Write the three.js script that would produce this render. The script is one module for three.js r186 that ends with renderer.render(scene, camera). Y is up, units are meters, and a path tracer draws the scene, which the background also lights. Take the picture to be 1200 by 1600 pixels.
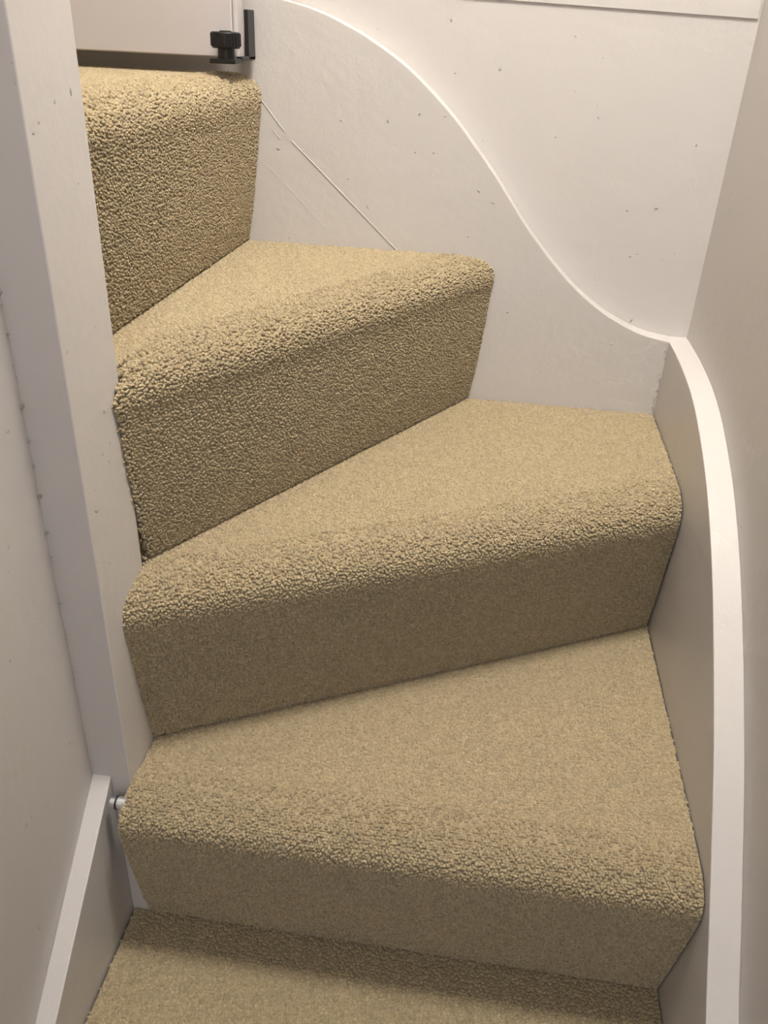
import * as THREE from 'three';
import { RoundedBoxGeometry } from 'three/addons/geometries/RoundedBoxGeometry.js';
import { mergeGeometries } from 'three/addons/utils/BufferGeometryUtils.js';
import { ImprovedNoise } from 'three/addons/math/ImprovedNoise.js';

// ------------------------------------------------------------------ camera, light, exposure
// x to the right, y up, z towards the lower flight; x = 0 is the face of the right string board, z = 0 that of the rear one, y = 0 the lowest tread in view
const scene = new THREE.Scene();
const camera = new THREE.PerspectiveCamera(2 * Math.atan(800 / 1304.56) * 180 / Math.PI, 0.75, 0.02, 30);
camera.rotation.order = 'YXZ';
camera.rotation.set(-0.5268, 0.1096, 0.0459);
camera.position.set(-0.251, 0.8563, 1.1291);
scene.add(camera);
scene.background = new THREE.Color(0x000000);

const renderer = new THREE.WebGLRenderer({ antialias: true });
renderer.toneMapping = THREE.LinearToneMapping;
renderer.toneMappingExposure = 1.0;
renderer.shadowMap.enabled = true;

const STAIR_LAMP = { at: [-0.11, 2.1, 0.55], color: [1.0, 0.95, 0.875], candela: 8.1, size: 8 };
const HALL_LAMP = { at: [-0.3, 1.4, 2.1], color: [0.94, 0.95, 1.0], candela: 1.6, size: 6 };

// ------------------------------------------------------------------ helpers
let seed = 20240611;
const rnd = () => { seed = (seed + 0x6D2B79F5) | 0; let t = Math.imul(seed ^ (seed >>> 15), 1 | seed); t = (t + Math.imul(t ^ (t >>> 7), 61 | t)) ^ t; return ((t ^ (t >>> 14)) >>> 0) / 4294967296; };
const noise = new ImprovedNoise();
const V3 = (x, y, z) => new THREE.Vector3(x, y, z);

function noiseTexture(size, fn, srgb = false) {
  const d = new Uint8Array(size * size * 4);
  for (let j = 0; j < size; j++) for (let i = 0; i < size; i++) {
    const c = fn(i / size, j / size), k = 4 * (j * size + i);
    for (let n = 0; n < 3; n++) d[k + n] = Math.max(0, Math.min(255, Math.round(255 * (Array.isArray(c) ? c[n] : c))));
    d[k + 3] = 255;
  }
  const t = new THREE.DataTexture(d, size, size);
  t.wrapS = t.wrapT = THREE.RepeatWrapping; t.magFilter = THREE.LinearFilter; t.minFilter = THREE.LinearFilter;
  if (srgb) t.colorSpace = THREE.SRGBColorSpace;
  t.needsUpdate = true;
  return t;
}
// noise that repeats after one tile: the third and fourth coordinates run round circles
function tileNoise(u, v, f, z0 = 0) {
  const a = (x, y) => noise.noise(x * f, y * f, z0);
  const bu = u, bv = v;
  return a(bu, bv) * (1 - bu) * (1 - bv) + a(bu - 1, bv) * bu * (1 - bv) + a(bu, bv - 1) * (1 - bu) * bv + a(bu - 1, bv - 1) * bu * bv;
}
// uv in metres, from the plane each face lies closest to
function metreUV(geo) {
  const g = geo.index ? geo.toNonIndexed() : geo;
  const p = g.attributes.position, uv = new Float32Array(p.count * 2), a = V3(), b = V3(), c = V3(), n = V3();
  for (let i = 0; i < p.count; i += 3) {
    a.fromBufferAttribute(p, i); b.fromBufferAttribute(p, i + 1); c.fromBufferAttribute(p, i + 2);
    n.copy(b).sub(a).cross(V3().copy(c).sub(a));
    const x = Math.abs(n.x), y = Math.abs(n.y), z = Math.abs(n.z);
    [a, b, c].forEach((q, k) => {
      const w = x >= y && x >= z ? [q.z, q.y] : y >= z ? [q.x, q.z] : [q.x, q.y];
      uv[2 * (i + k)] = w[0]; uv[2 * (i + k) + 1] = w[1];
    });
  }
  g.setAttribute('uv', new THREE.BufferAttribute(uv, 2));
  return g;
}
function mesh(name, geo, mat, parent = scene) {
  const m = new THREE.Mesh(geo, mat); m.name = name; m.castShadow = m.receiveShadow = true; parent.add(m); return m;
}
function structure(name, geo, mat, label) {
  const m = mesh(name, metreUV(geo), mat);
  m.userData = { kind: 'structure', label, category: name.split('_')[0] };
  return m;
}
function thing(name, label, category, at = [0, 0, 0]) {
  const g = new THREE.Group(); g.name = name; g.position.set(...at); g.userData = { label, category }; scene.add(g); return g;
}
function box(x0, x1, y0, y1, z0, z1, r = 0) {
  const g = r ? new RoundedBoxGeometry(x1 - x0, y1 - y0, z1 - z0, 3, r) : new THREE.BoxGeometry(x1 - x0, y1 - y0, z1 - z0);
  return g.translate((x0 + x1) / 2, (y0 + y1) / 2, (z0 + z1) / 2);
}

// ------------------------------------------------------------------ materials
const paintBump = noiseTexture(1024, (u, v) => {
  let h = 0.5 + 0.2 * tileNoise(u, v, 7) + 0.14 * tileNoise(u, v, 19, 3.3) + 0.1 * tileNoise(u, v, 47, 8.1) + 0.05 * tileNoise(u, v, 140, 1.7);
  return h;
});
paintBump.repeat.set(2, 2);
const paint = (r, g, b, rough, bump = 0.0012) => new THREE.MeshStandardMaterial({ color: new THREE.Color().setRGB(r, g, b), roughness: rough, bumpMap: paintBump, bumpScale: bump });
const M = {
  wall: paint(0.575, 0.545, 0.52, 0.62, 0.0018),
  gloss: paint(0.58, 0.55, 0.525, 0.36, 0.002),
  post: paint(0.58, 0.55, 0.525, 0.42, 0.0015),
  ceiling: paint(0.6, 0.58, 0.55, 0.9, 0.001),
  gate: paint(0.54, 0.505, 0.50, 0.4, 0.0004),
  hallFloor: paint(0.16, 0.11, 0.07, 0.8, 0.001),
  black: new THREE.MeshStandardMaterial({ color: new THREE.Color().setRGB(0.004, 0.004, 0.004), roughness: 0.42 }),
  steel: new THREE.MeshStandardMaterial({ color: new THREE.Color().setRGB(0.78, 0.78, 0.78), roughness: 0.42, metalness: 1 }),
  rubber: new THREE.MeshStandardMaterial({ color: new THREE.Color().setRGB(0.01, 0.01, 0.01), roughness: 0.6 }),
  opal: new THREE.MeshStandardMaterial({ color: 0xffffff, roughness: 0.4, emissive: new THREE.Color().setRGB(1, 0.95, 0.875), emissiveIntensity: 3 }),
  hallOpal: new THREE.MeshStandardMaterial({ color: 0xffffff, roughness: 0.4, emissive: new THREE.Color().setRGB(0.94, 0.95, 1), emissiveIntensity: 1 }),
  carpet: new THREE.MeshPhysicalMaterial({ color: 0xffffff, vertexColors: true, roughness: 1, specularIntensity: 0, sheen: 0.9, sheenRoughness: 0.7, sheenColor: new THREE.Color().setRGB(1.0, 0.95, 0.84) }),
};
const CARPET = [0.37, 0.301, 0.188];

// ------------------------------------------------------------------ the shell
const T = 0.028;                                                   // thickness of the string boards
const LOW = -1.0, HIGH = 2.4, SOFFIT = 1.6, REAR = 2.6, FAR = -1.5;
{
  const s = new THREE.Shape();                                     // plan, drawn with y = -z
  s.moveTo(FAR, T); s.lineTo(T, T); s.lineTo(T, T + 0.12); s.lineTo(FAR, T + 0.12);
  const g = new THREE.ExtrudeGeometry(s, { depth: HIGH - LOW, bevelEnabled: false, curveSegments: 10 });
  g.rotateX(-Math.PI / 2); g.translate(0, LOW, 0);
  structure('wall_back', g, M.wall, 'off-white plastered wall behind the turning steps, above the curved board');
}
structure('wall_right', box(T, T + 0.12, LOW, HIGH, -T - 0.12, REAR), M.wall, 'off-white plastered wall above the curved board on the right of the stairs');
structure('wall_left', box(-0.709, -0.589, LOW, HIGH, 0.585, REAR), M.wall, 'off-white wall beside the lower flight, scuffed and speckled with paint nibs');
structure('wall_partition', box(FAR, -0.66, LOW, HIGH, 0.499, 0.584), M.wall, 'off-white partition wall behind the newel post');
structure('wall_landing', box(FAR - 0.1, FAR, LOW, HIGH, -0.148, 0.7), M.wall, 'off-white end wall of the landing');
structure('wall_rear', box(-0.709, 0.148, LOW, HIGH, REAR, REAR + 0.1), M.wall, 'off-white wall at the foot of the stairs');
structure('ceiling', box(FAR - 0.1, 0.148, HIGH, HIGH + 0.1, -0.148, REAR + 0.1), M.ceiling, 'white ceiling over the stairwell');
structure('ceiling_lower', box(-0.589, T, SOFFIT, SOFFIT + 0.12, 0.625, REAR), M.ceiling, 'white ceiling over the lower flight, the floor of the storey above');
structure('floor', box(FAR - 0.1, 0.148, LOW - 0.1, LOW, -0.148, REAR + 0.1), M.hallFloor, 'brown hall floor at the foot of the stairs');
{
  // boarding that stands slightly proud of the rear wall, its lower edge a little out of level
  const s = new THREE.Shape();
  s.moveTo(FAR, 0.922); s.lineTo(T - 0.002, 0.8797); s.lineTo(T - 0.002, HIGH - 0.01); s.lineTo(FAR, HIGH - 0.01);
  const g = new THREE.ExtrudeGeometry(s, { depth: 0.002, bevelEnabled: true, bevelSize: 0.0006, bevelOffset: -0.0006, bevelThickness: 0.0006, bevelSegments: 1 });
  g.translate(0, 0, -T - 0.0008);
  structure('trim_4', g, M.wall, 'white painted boarding above a thin horizontal joint on the rear wall');
}

// string boards: outline with a smooth top edge, extruded to the board's thickness
function stringBoard(top, bottom, thickness) {
  const s = new THREE.Shape();
  top.forEach((p, i) => (i ? s.lineTo(p.x, p.y) : s.moveTo(p.x, p.y)));
  bottom.forEach(p => s.lineTo(p[0], p[1]));
  const b = 0.0012;
  return new THREE.ExtrudeGeometry(s, { depth: thickness - 2 * b, bevelEnabled: true, bevelSize: b, bevelOffset: -b, bevelThickness: b, bevelSegments: 2 }).translate(0, 0, b);
}
const curve2 = (pts, n) => new THREE.SplineCurve(pts.map(p => new THREE.Vector2(...p))).getSpacedPoints(n);
{
  const top = curve2([[FAR, 0.897], [-0.9, 0.895], [-0.7, 0.893], [-0.6, 0.888], [-0.5207, 0.8781], [-0.4785, 0.868], [-0.4476, 0.8562], [-0.4165, 0.8416], [-0.3689, 0.8127], [-0.3194, 0.7707], [-0.2847, 0.7344],
    [-0.2485, 0.6925], [-0.2104, 0.6436], [-0.1719, 0.601], [-0.1334, 0.5653], [-0.0955, 0.5382], [-0.0584, 0.5193], [-0.0313, 0.51], [0, 0.5045], [0.012, 0.5025]], 160);
  const g = stringBoard(top, [[0.012, 0.05], [-0.5, 0.3], [-0.8, 0.5], [FAR, 0.5]], T);
  g.translate(0, 0, -T);
  structure('trim_1', g, M.gloss, 'glossy white string board with an S-curved top edge along the rear wall');
}
{
  // drawn with x = z (towards the lower flight), y up
  const top = curve2([[-T, 0.5035], [0.002, 0.5045], [0.0712, 0.5045], [0.1445, 0.4999], [0.2009, 0.4904], [0.2539, 0.4745], [0.3063, 0.454], [0.3564, 0.4282], [0.4047, 0.3973], [0.4564, 0.3577], [0.5031, 0.3184],
    [0.5462, 0.2796], [0.5927, 0.2319], [0.6402, 0.1813], [0.6924, 0.1248], [0.78, 0.045], [0.9, -0.06], [1.3, -0.4], [1.7, -0.74]], 200);
  const g = stringBoard(top, [[1.7, -0.99], [1.3, -0.85], [0.6, -0.28], [0.2, -0.05], [-T, -0.05]], T);
  g.rotateY(-Math.PI / 2); g.translate(T, 0, 0);
  structure('trim_2', g, M.gloss, 'glossy white string board with a bowed top edge along the right-hand wall');
}
{
  const y = z => 0.206 - 0.853 * (z - 0.584), top = [0.585, 0.9, 1.3, 1.7].map(z => new THREE.Vector2(z, y(z)));
  const g = stringBoard(top, [[1.7, -0.99], [1.3, -0.85], [0.585, -0.24]], 0.019);
  g.rotateY(-Math.PI / 2); g.translate(-0.570, 0, 0);
  structure('trim_3', g, M.gloss, 'straight sloping white string board on the left wall, butting the newel post');
}
const staircase = thing('winder_staircase', 'narrow staircase in beige cut-pile carpet winding left round the newel post', 'staircase');
// newel post
{
  const t = new THREE.Group(); t.name = 'newel_post'; t.position.set(-0.605, LOW, 0.542); staircase.add(t);
  t.userData.label = 'tall square off-white newel post at the inner corner of the turning steps';
  const g = metreUV(box(-0.055, 0.055, 0, HIGH - LOW, -0.043, 0.043, 0.0014));
  mesh('shaft', g, M.post, t);
}

// paint nibs, drips and filler blobs: small flattened lumps on the painted faces
const blob = new THREE.IcosahedronGeometry(1, 1);
function nibs(name, parentName, mat, list) {
  const parts = list.map(([x, y, z, nx, ny, nz, r]) => {
    const g = blob.clone(), e = 0.6 + 0.8 * rnd(), m = new THREE.Matrix4().compose(V3(x, y, z), new THREE.Quaternion().setFromUnitVectors(V3(0, 0, 1), V3(nx, ny, nz)).multiply(new THREE.Quaternion().setFromAxisAngle(V3(0, 0, 1), rnd() * 6.28)), V3(r * e, r / e, r * 0.3));
    return g.applyMatrix4(m);
  });
  const m = mesh(name, mergeGeometries(parts), mat, scene.getObjectByName(parentName));
  m.userData.kind = 'stuff';
  m.position.sub(m.parent.position);
  return m;
}
const rr = (a, b) => a + (b - a) * rnd();
const many = (n, f) => Array.from({ length: n }, (_, i) => f(i));
nibs('paint_nib', 'wall_back', M.wall, many(34, () => [rr(-0.45, 0.0), rr(0.55, 0.88), -T, 0, 0, 1, rr(0.0006, 0.0022)]));
nibs('paint_nib', 'wall_right', M.wall, many(70, () => [T, rr(0.1, 0.85), rr(0, 0.8), -1, 0, 0, rr(0.0006, 0.0022)]).concat(many(16, () => [T, rr(0.503, 0.53), rr(-0.02, 0.02), -1, 0, 0, rr(0.0006, 0.0015)])));
nibs('paint_nib', 'wall_left', M.wall, many(60, () => [-0.589, rr(0.0, 0.7), rr(0.59, 0.85), 1, 0, 0, rr(0.0005, 0.0019)]).concat(many(40, () => [-0.589 + rr(0, 0.0015), rr(0.2, 0.75), 0.5855 + rr(0, 0.002), 0.7, 0, 0.714, rr(0.0006, 0.0017)])));
nibs('paint_nib', 'trim_1', M.gloss, many(46, () => { const x = rr(-0.55, -0.02); return [x, rr(0.5, 0.8) - 0.25 * Math.max(0, x + 0.3), 0, 0, 0, 1, rr(0.0006, 0.0022)]; }).filter(p => p[1] < 0.86 + (p[0] < -0.42 ? 0 : -0.9 * (p[0] + 0.42)) && p[1] > 0.4).concat(many(24, () => [rr(-0.004, 0), rr(0.402, 0.5), 0.0005, -0.7, 0, 0.714, rr(0.0006, 0.0014)])));
nibs('paint_nib', 'trim_2', M.gloss, many(26, () => { const z = rr(0.05, 0.7); return [0, 0.45 - 0.55 * z - rr(0, 0.2), z, -1, 0, 0, rr(0.0005, 0.0012)]; }));
nibs('paint_nib', 'newel_post', M.post, many(16, () => [-0.55, rr(0.25, 0.95), rr(0.505, 0.58), 1, 0, 0, rr(0.0005, 0.0019)]).concat(many(46, () => [-0.5515, rr(0.22, 0.95), 0.5845, 0.7, 0, 0.714, rr(0.0005, 0.0013)])));
// ridges left under the paint where an older string board was cut back
{
  const ridge = (x0, y0, x1, y1, w, d) => {
    const L = Math.hypot(x1 - x0, y1 - y0);
    return new RoundedBoxGeometry(L, w, d * 2, 2, d * 0.7).rotateZ(Math.atan2(y1 - y0, x1 - x0)).translate((x0 + x1) / 2, (y0 + y1) / 2, 0);
  };
  for (const [a, b, c, d, w, h] of RIDGES()) mesh('paint_ridge', metreUV(ridge(a, b, c, d, w, h)), M.gloss, scene.getObjectByName('trim_1'));
}
function RIDGES() {
  return [[-0.5555, 0.7735, -0.5245, 0.7365, 0.0011, 0.0007], [-0.5150, 0.7255, -0.3735, 0.5985, 0.0013, 0.0009], [-0.5390, 0.7370, -0.5295, 0.7260, 0.0009, 0.0006], [-0.5500, 0.6960, -0.4700, 0.6220, 0.0007, 0.0003]];
}

// ------------------------------------------------------------------ the carpeted staircase
const RISE = 0.2;
// each riser's foot line, from its left to its right end (plan x, z), the planes that cut it off on both sides, how far the nosing stands out, and the plan of its tread
const STEPS = [
  { level: -2, A: [-0.568, 1.295], B: [-0.001, 1.295], nose: 0.03, left: ['x', -0.568], right: ['x', -0.001], tread: [[-0.568, 1.295], [-0.001, 1.295], [-0.001, 1.05], [-0.568, 1.05]], pitch: 0.007 },
  { level: -1, A: [-0.568, 1.061], B: [-0.001, 1.061], nose: 0.03, left: ['x', -0.568], right: ['x', -0.001], tread: [[-0.568, 1.061], [-0.001, 1.061], [-0.001, 0.82], [-0.568, 0.82]], pitch: 0.0055, label: 'lower straight step covered in beige carpet' },
  { level: 0, A: [-0.568, 0.827], B: [-0.001, 0.827], nose: 0.03, left: ['x', -0.5685], right: ['x', -0.001], tread: [[-0.568, 0.827], [-0.001, 0.827], [-0.001, 0.583], [-0.568, 0.586]], pitch: 0.0033, label: 'straight step of beige carpet, lowest in view, beside the sloping left board' },
  { level: 1, A: [-0.554, 0.5915], B: [0, 0.594], nose: 0.032, left: ['x', -0.551], right: ['x', -0.0015], tread: [[-0.549, 0.592], [-0.0015, 0.594], [-0.0015, 0.22], [-0.549, 0.52]], pitch: 0.003, label: 'first winder step of beige carpet, with the steel bolt at its nosing' },
  { level: 2, A: [-0.5495, 0.528], B: [0.002, 0.2325], nose: 0.024, left: ['x', -0.5525], right: ['x', -0.0015], tread: [[-0.5525, 0.528], [-0.0015, 0.234], [-0.0015, 0.0015], [-0.27, 0.0015], [-0.5525, 0.47]], pitch: 0.003, label: 'kite-shaped winder step of beige carpet in the corner of both curved boards' },
  { level: 3, A: [-0.5495, 0.4947], B: [-0.2525, -0.006], nose: 0.014, left: ['x', -0.5535], right: ['z', 0.0015], tread: [[-0.5465, 0.497], [-0.25, 0.0015], [-0.59, 0.0015], [-0.605, 0.485], [-0.56, 0.497]], pitch: 0.003, label: 'third winder step of beige carpet tapering to the newel post, ragged at its inner end' },
  { level: 4, A: [-0.588, 0.497], B: [-0.571, 0], nose: 0.02, left: ['z', 0.495], right: ['z', 0.0015], tread: [[-0.588, 0.495], [-0.571, 0.0015], [-1.0, 0.0015], [-1.0, 0.495]], pitch: 0.003, label: 'top step of beige carpet under the white stair gate' },
];
// side view of the carpet: distance out from the riser's foot, height below the tread
const profileOf = N => new THREE.SplineCurve([[N - 0.062, 0], [N - 0.045, 0], [N - 0.03, -0.001], [N - 0.017, -0.0045], [N - 0.006, -0.0115], [N - 0.0012, -0.0205], [N, -0.031], [N - 0.002, -0.047], [0.62 * N, -0.096], [0.27 * N, -0.15], [-0.002, -0.194], [-0.004, -0.199]].map(p => new THREE.Vector2(...p)));
function inside(poly, x, z) {
  let c = false;
  for (let i = 0, j = poly.length - 1; i < poly.length; j = i++) {
    const [xi, zi] = poly[i], [xj, zj] = poly[j];
    if ((zi > z) !== (zj > z) && x < (xj - xi) * (z - zi) / (zj - zi) + xi) c = !c;
  }
  return c;
}
// tufts: ellipsoid knots of yarn standing on the backing
const KNOT = new THREE.IcosahedronGeometry(1, 0);
const knotDirs = (() => { const p = KNOT.attributes.position, seen = new Map(), dirs = [], idx = []; for (let i = 0; i < p.count; i++) { const k = [p.getX(i), p.getY(i), p.getZ(i)].map(v => v.toFixed(3)).join(); if (!seen.has(k)) { seen.set(k, dirs.length); dirs.push([p.getX(i), p.getY(i), p.getZ(i)]); } idx.push(seen.get(k)); } return { dirs, idx }; })();
class Pile {
  constructor() { this.p = []; this.n = []; this.c = []; this.i = []; }
  backing(rows) {                                                   // rows of [point, normal]
    const base = this.p.length / 3, w = rows[0].length;
    for (const row of rows) for (const [q, n] of row) { this.p.push(q.x, q.y, q.z); this.n.push(n.x, n.y, n.z); this.c.push(...CARPET); }
    for (let j = 0; j < rows.length - 1; j++) for (let i = 0; i < w - 1; i++) { const a = base + j * w + i; this.i.push(a, a + w, a + 1, a + 1, a + w, a + w + 1); }
  }
  polygon(poly, y) {
    const base = this.p.length / 3;
    for (const [x, z] of poly) { this.p.push(x, y, z); this.n.push(0, 1, 0); this.c.push(...CARPET); }
    for (const t of THREE.ShapeUtils.triangulateShape(poly.map(([x, z]) => new THREE.Vector2(x, -z)), [])) this.i.push(...t.map(k => base + k));
  }
  tuft(q, n, r, h, tilt) {
    const a = rnd() * 6.283, k = tilt * Math.sqrt(rnd());
    const ax = V3(n.x, n.y, n.z).add(V3(Math.cos(a) * k, Math.sin(a) * k * 0.7, Math.sin(a + 1.3) * k)).normalize();
    const e1 = Math.abs(ax.y) < 0.9 ? V3(0, 1, 0).cross(ax).normalize() : V3(1, 0, 0).cross(ax).normalize(), e2 = ax.clone().cross(e1);
    const b = rnd() * 6.283, cb = Math.cos(b), sb = Math.sin(b), f = 0.8 + 0.45 * rnd(), r1 = r * f, r2 = r / f;
    const base = this.p.length / 3, t = 0.86 + 0.28 * rnd(), w = (rnd() - 0.5) * 0.05, col = [CARPET[0] * t * (1 + w), CARPET[1] * t, CARPET[2] * t * (1 - w)];
    for (const [dx, dy, dz] of knotDirs.dirs) {
      const x = (dx * cb - dy * sb), y = (dx * sb + dy * cb), X = x * r1, Y = y * r2, Z = dz * h;
      this.p.push(q.x + e1.x * X + e2.x * Y + ax.x * Z, q.y + e1.y * X + e2.y * Y + ax.y * Z, q.z + e1.z * X + e2.z * Y + ax.z * Z);
      const nx = x / r1, ny = y / r2, nz = dz / h, l = 1 / Math.hypot(nx, ny, nz);
      this.n.push((e1.x * nx + e2.x * ny + ax.x * nz) * l, (e1.y * nx + e2.y * ny + ax.y * nz) * l, (e1.z * nx + e2.z * ny + ax.z * nz) * l);
      const fibre = 0.86 + 0.28 * rnd(); this.c.push(col[0] * fibre, col[1] * fibre, col[2] * fibre);
    }
    for (const k2 of knotDirs.idx) this.i.push(base + k2);
  }
  build(name, parent) {
    const g = new THREE.BufferGeometry();
    g.setAttribute('position', new THREE.Float32BufferAttribute(this.p, 3));
    g.setAttribute('normal', new THREE.Float32BufferAttribute(this.n, 3));
    g.setAttribute('color', new THREE.Float32BufferAttribute(this.c, 3));
    g.setIndex(this.i);
    return mesh(name, g, M.carpet, parent);
  }
}
const PILE = 0.0016;                                                // how deep the backing lies below the tips
for (const S of STEPS) {
  const h = S.level * RISE, step = new THREE.Group();
  step.name = 'carpeted_step'; step.position.set(0, h, 0); staircase.add(step);
  if (S.label) step.userData.label = S.label;
  const A = new THREE.Vector2(...S.A), B = new THREE.Vector2(...S.B), d = B.clone().sub(A), L = d.length(); d.divideScalar(L);
  const out = new THREE.Vector2(-d.y, d.x);                         // plan (x, z): away from the flight above
  const prof = profileOf(S.nose), len = prof.getLength(), nP = 60, pts = prof.getSpacedPoints(nP);
  const cut = (u, [ax, v]) => { const o = ax === 'x' ? A.x + out.x * u : A.y + out.y * u, k = ax === 'x' ? d.x : d.y; return (v - o) / k; };
  const at = k => {                                                 // profile point and its normal (u, y)
    const f = Math.min(nP - 1e-6, Math.max(0, k * nP)), i = Math.floor(f), p = pts[i].clone().lerp(pts[i + 1], f - i);
    const t = pts[Math.min(nP, i + 2)].clone().sub(pts[Math.max(0, i - 1)]).normalize();
    return { p, n: new THREE.Vector2(-t.y, t.x) };
  };
  const world = (u, y, s) => V3(A.x + d.x * s + out.x * u, y, A.y + d.y * s + out.y * u);
  const split = 0.058 / len;                                        // above this the carpet belongs to the tread, below to the riser
  const tread = new Pile(), riser = new Pile();
  for (const [pile, k0, k1] of [[tread, 0, split], [riser, split, 1]]) {
    const rows = [];
    for (let j = 0; j <= 24; j++) {
      const { p, n } = at(k0 + (k1 - k0) * j / 24), row = [], along = (k0 + (k1 - k0) * j / 24) * len, deep = PILE + (along > 0.06 ? 0.0004 : 0) + 0.0012 * Math.exp(-Math.pow((along - 0.055) / 0.025, 2)), u = p.x - n.x * deep, y = p.y - n.y * deep, s0 = cut(u, S.left), s1 = cut(u, S.right);
      for (const f of [0, 0.012, 0.03, 0.2, 0.4, 0.6, 0.8, 1]) {
        const N = V3(out.x * n.x, n.y, out.y * n.x), frayed = S.level === 3 && f < 0.02 && along > 0.05 ? 0.009 : 0;
        row.push([world(u - n.x * frayed, y - n.y * frayed, s0 + (s1 - s0) * f), N]);
      }
      rows.push(row);
    }
    pile.backing(rows);
  }
  const uFlat = S.nose - 0.04;                                      // the flat backing stops where the nosing begins to fall
  const flat = [];
  S.tread.forEach((p, i) => {
    const q = S.tread[(i + 1) % S.tread.length], f = v => (v[0] - A.x) * out.x + (v[1] - A.y) * out.y - uFlat, a = f(p), b = f(q);
    if (a <= 0) flat.push(p);
    if (a * b < 0) flat.push([p[0] + (q[0] - p[0]) * a / (a - b), p[1] + (q[1] - p[1]) * a / (a - b)]);
  });
  tread.polygon(flat, -PILE);
  const pitch = S.pitch;
  if (S.level >= 0) {
    // nosing and riser, row by row
    const pr = pitch * 0.94, nr = Math.round(len / pr);
    for (let j = 0; j < nr; j++) {
      const k = (j + 0.5) / nr, { p, n } = at(k), nose = Math.exp(-Math.pow((k * len - 0.055) / 0.019, 2));
      const s0 = cut(p.x, S.left), s1 = cut(p.x, S.right), ns = Math.floor((s1 - s0) / pr);
      for (let i = 0; i <= ns; i++) {
        const edge = Math.min(i, ns - i), s = s0 + (s1 - s0) * (i + (j % 2 ? 0.25 : -0.25) + 0.8 * (rnd() - 0.5)) / ns;
        const ragged = S.level === 3 && i < 5 && k > 0.2 ? 1 : 0;
        if (ragged && rnd() < 0.45) continue;
        const y = p.y + (rnd() - 0.5) * pitch * 0.9, sink = 0.0022 + (rnd() - 0.5) * (0.0006 + 0.0008 * nose) + ragged * 0.007 * rnd() + (edge < 1 ? 0.001 : 0);
        const N = V3(out.x * n.x, n.y, out.y * n.x), q = world(p.x - n.x * sink, y - n.y * sink, Math.min(s1 - 0.0012, Math.max(s0 + 0.0012, s)));
        (k < split ? tread : riser).tuft(q, N, pr * (0.65 + 0.03 * nose), 0.0026, 0.3 + 0.35 * nose + ragged * 0.9);
      }
    }
    // the flat of the tread
    let lo = Infinity, hi = -Infinity, back = Infinity;
    for (const [x, z] of S.tread) { const v = new THREE.Vector2(x, z).sub(A), s = v.dot(d), u = v.dot(out); lo = Math.min(lo, s); hi = Math.max(hi, s); back = Math.min(back, u); }
    const uEnd = pts[0].x, limit = S.level === -1 ? back : back;
    let row = 0;
    for (let u = uEnd + 0.05; u > limit; u -= pitch, row++) for (let s = lo; s < hi; s += pitch) {
      if (u > uEnd && s > cut(u, S.left) - pitch * 0.5) continue;
      const q = world(u + (rnd() - 0.5) * pitch * 0.9, -0.0022 + (rnd() - 0.5) * 0.0005, s + (row % 2 ? 0.5 : 0) * pitch + (rnd() - 0.5) * pitch * 0.9);
      if (inside(S.tread, q.x, q.z) && (S.level > 0 || q.z < 0.79) && q.x > -0.85) tread.tuft(q, V3(0, 1, 0), pitch * 0.74, 0.0025, 0.3);
    }
  }
  tread.build('tread', step); riser.build('riser', step);
}

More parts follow.
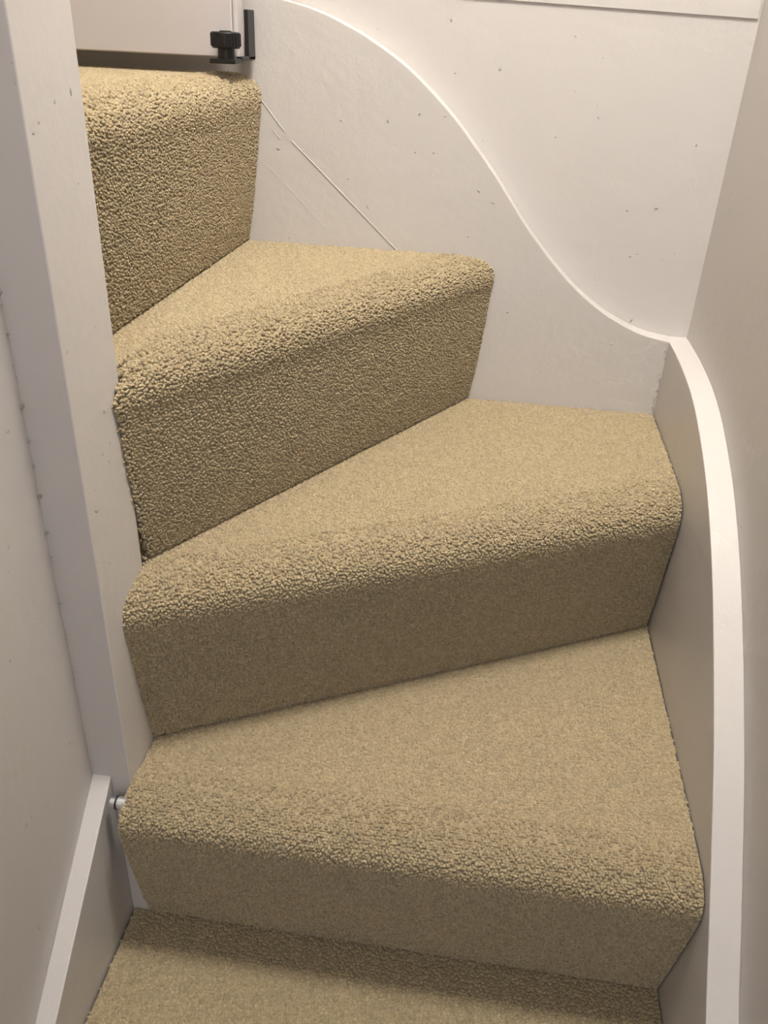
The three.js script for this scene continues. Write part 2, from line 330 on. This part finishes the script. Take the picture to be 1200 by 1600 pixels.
// ------------------------------------------------------------------ stair gate, opened flat against the rear wall
{
  const x1 = -0.5635, x0 = -1.32, y0 = 0.8175, z0 = 0.034, z1 = 0.061, H = 0.76;
  const t = thing('stair_gate', 'white wooden stair gate with a black corner bracket, folded open at the top step', 'stair gate', [x1, y0, z0]);
  const part = (name, g, m, p = t) => mesh(name, metreUV(g), m, p);
  const W = x0 - x1, D = z1 - z0;
  part('bottom_rail', box(W, -0.0045, 0, 0.0585, 0, D, 0.0018), M.gate);
  part('top_rail', box(W, -0.0045, H - 0.055, H, 0, D, 0.003), M.gate);
  part('stile', box(-0.0042, 0.0012, 0, H, 0.0006, D - 0.0012, 0.0016), M.gate);
  part('stile', box(W - 0.03, W, 0, H, 0, D, 0.003), M.gate);
  part('panel', box(W, -0.0045, 0.0575, H - 0.054, 0.006, D - 0.008), M.gate);
  // black bracket: foot plate under the rail, upright beside the stile, screw knob standing on the plate
  const b = mesh('bracket', mergeGeometries([box(-0.0005, 0.0072, -0.0035, 0.0015, -0.026, 0.03, 0.0012), box(-0.0235, 0.0065, -0.0055, -0.0005, 0.0275, 0.058, 0.0012), box(0.0022, 0.0072, -0.003, 0.049, -0.0265, 0.002, 0.0012)].map(g => metreUV(g))), M.black, t);
  b.userData.label = 'black plastic corner bracket of the gate';
  const knob = mesh('knob', new THREE.LatheGeometry([[0, 0.0115], [0.0150, 0.0118], [0.0162, 0.0135], [0.0165, 0.0265], [0.0156, 0.028], [0.007, 0.028], [0.0065, 0.0293], [0, 0.0293]].map(p => new THREE.Vector2(...p)), 40), M.black, t);
  knob.position.set(-0.0065, -0.002, 0.0475); knob.userData.label = 'black screw knob';
  mesh('stem', new THREE.CylinderGeometry(0.0095, 0.0098, 0.013, 28).translate(0, 0.0062, 0), M.black, knob);
  // ribs of the grip
  const rib = new THREE.CylinderGeometry(0.0009, 0.0009, 0.0125, 6);
  mesh('grip', mergeGeometries(many(26, i => rib.clone().translate(0.0162 * Math.cos(i * 6.2832 / 26), 0.0203, 0.0162 * Math.sin(i * 6.2832 / 26)))), M.black, knob);
}

// ------------------------------------------------------------------ steel bolt beside the first nosing
{
  const t = thing('steel_bolt', 'small steel bolt with a black washer at the left end of a carpeted nosing', 'bolt', [-0.5515, 0.191, 0.603]);
  const cyl = (r, x0, x1, n = 24) => new THREE.CylinderGeometry(r, r, x1 - x0, n).rotateZ(Math.PI / 2).translate((x0 + x1) / 2, 0, 0);
  mesh('collar', cyl(0.0062, -0.005, 0.004), M.steel, t);
  mesh('washer', cyl(0.0068, -0.0068, -0.005), M.rubber, t);
  mesh('bolt_head', cyl(0.0052, -0.0122, -0.0068, 6), M.steel, t);
}

// ------------------------------------------------------------------ lamps
function ceilingLamp(name, label, L, glass, r, hang, top) {
  const t = thing(name, label, 'lamp', [L.at[0], top, L.at[2]]);
  mesh('base', new THREE.CylinderGeometry(r * 0.9, r, 0.02, 40).translate(0, -0.01, 0), M.gate, t);
  if (hang > 0.06) mesh('rod', new THREE.CylinderGeometry(0.006, 0.006, hang, 12).translate(0, -hang / 2, 0), M.gate, t);
  const drop = top - L.at[1];
  const profile = [[0, -0.05], [r * 0.6, -0.043], [r * 0.92, -0.02], [r, 0]].map(([a, b]) => new THREE.Vector2(a, b));
  mesh('lamp_shade', new THREE.LatheGeometry(profile, 40).translate(0, -drop + 0.075, 0), glass, t);
  const p = new THREE.PointLight(new THREE.Color().setRGB(...L.color), L.candela, 0, 2);
  p.name = 'bulb_light'; p.position.set(0, -drop, 0); p.castShadow = true; p.shadow.radius = L.size; p.shadow.mapSize.set(1024, 1024); t.add(p);
}
ceilingLamp('ceiling_lamp', 'round opal lamp over the turning steps', STAIR_LAMP, M.opal, 0.13, HIGH - STAIR_LAMP.at[1] - 0.07, HIGH);
ceilingLamp('hall_lamp', 'round opal lamp over the lower flight', HALL_LAMP, M.hallOpal, 0.11, 0, SOFFIT);

renderer.render(scene, camera);
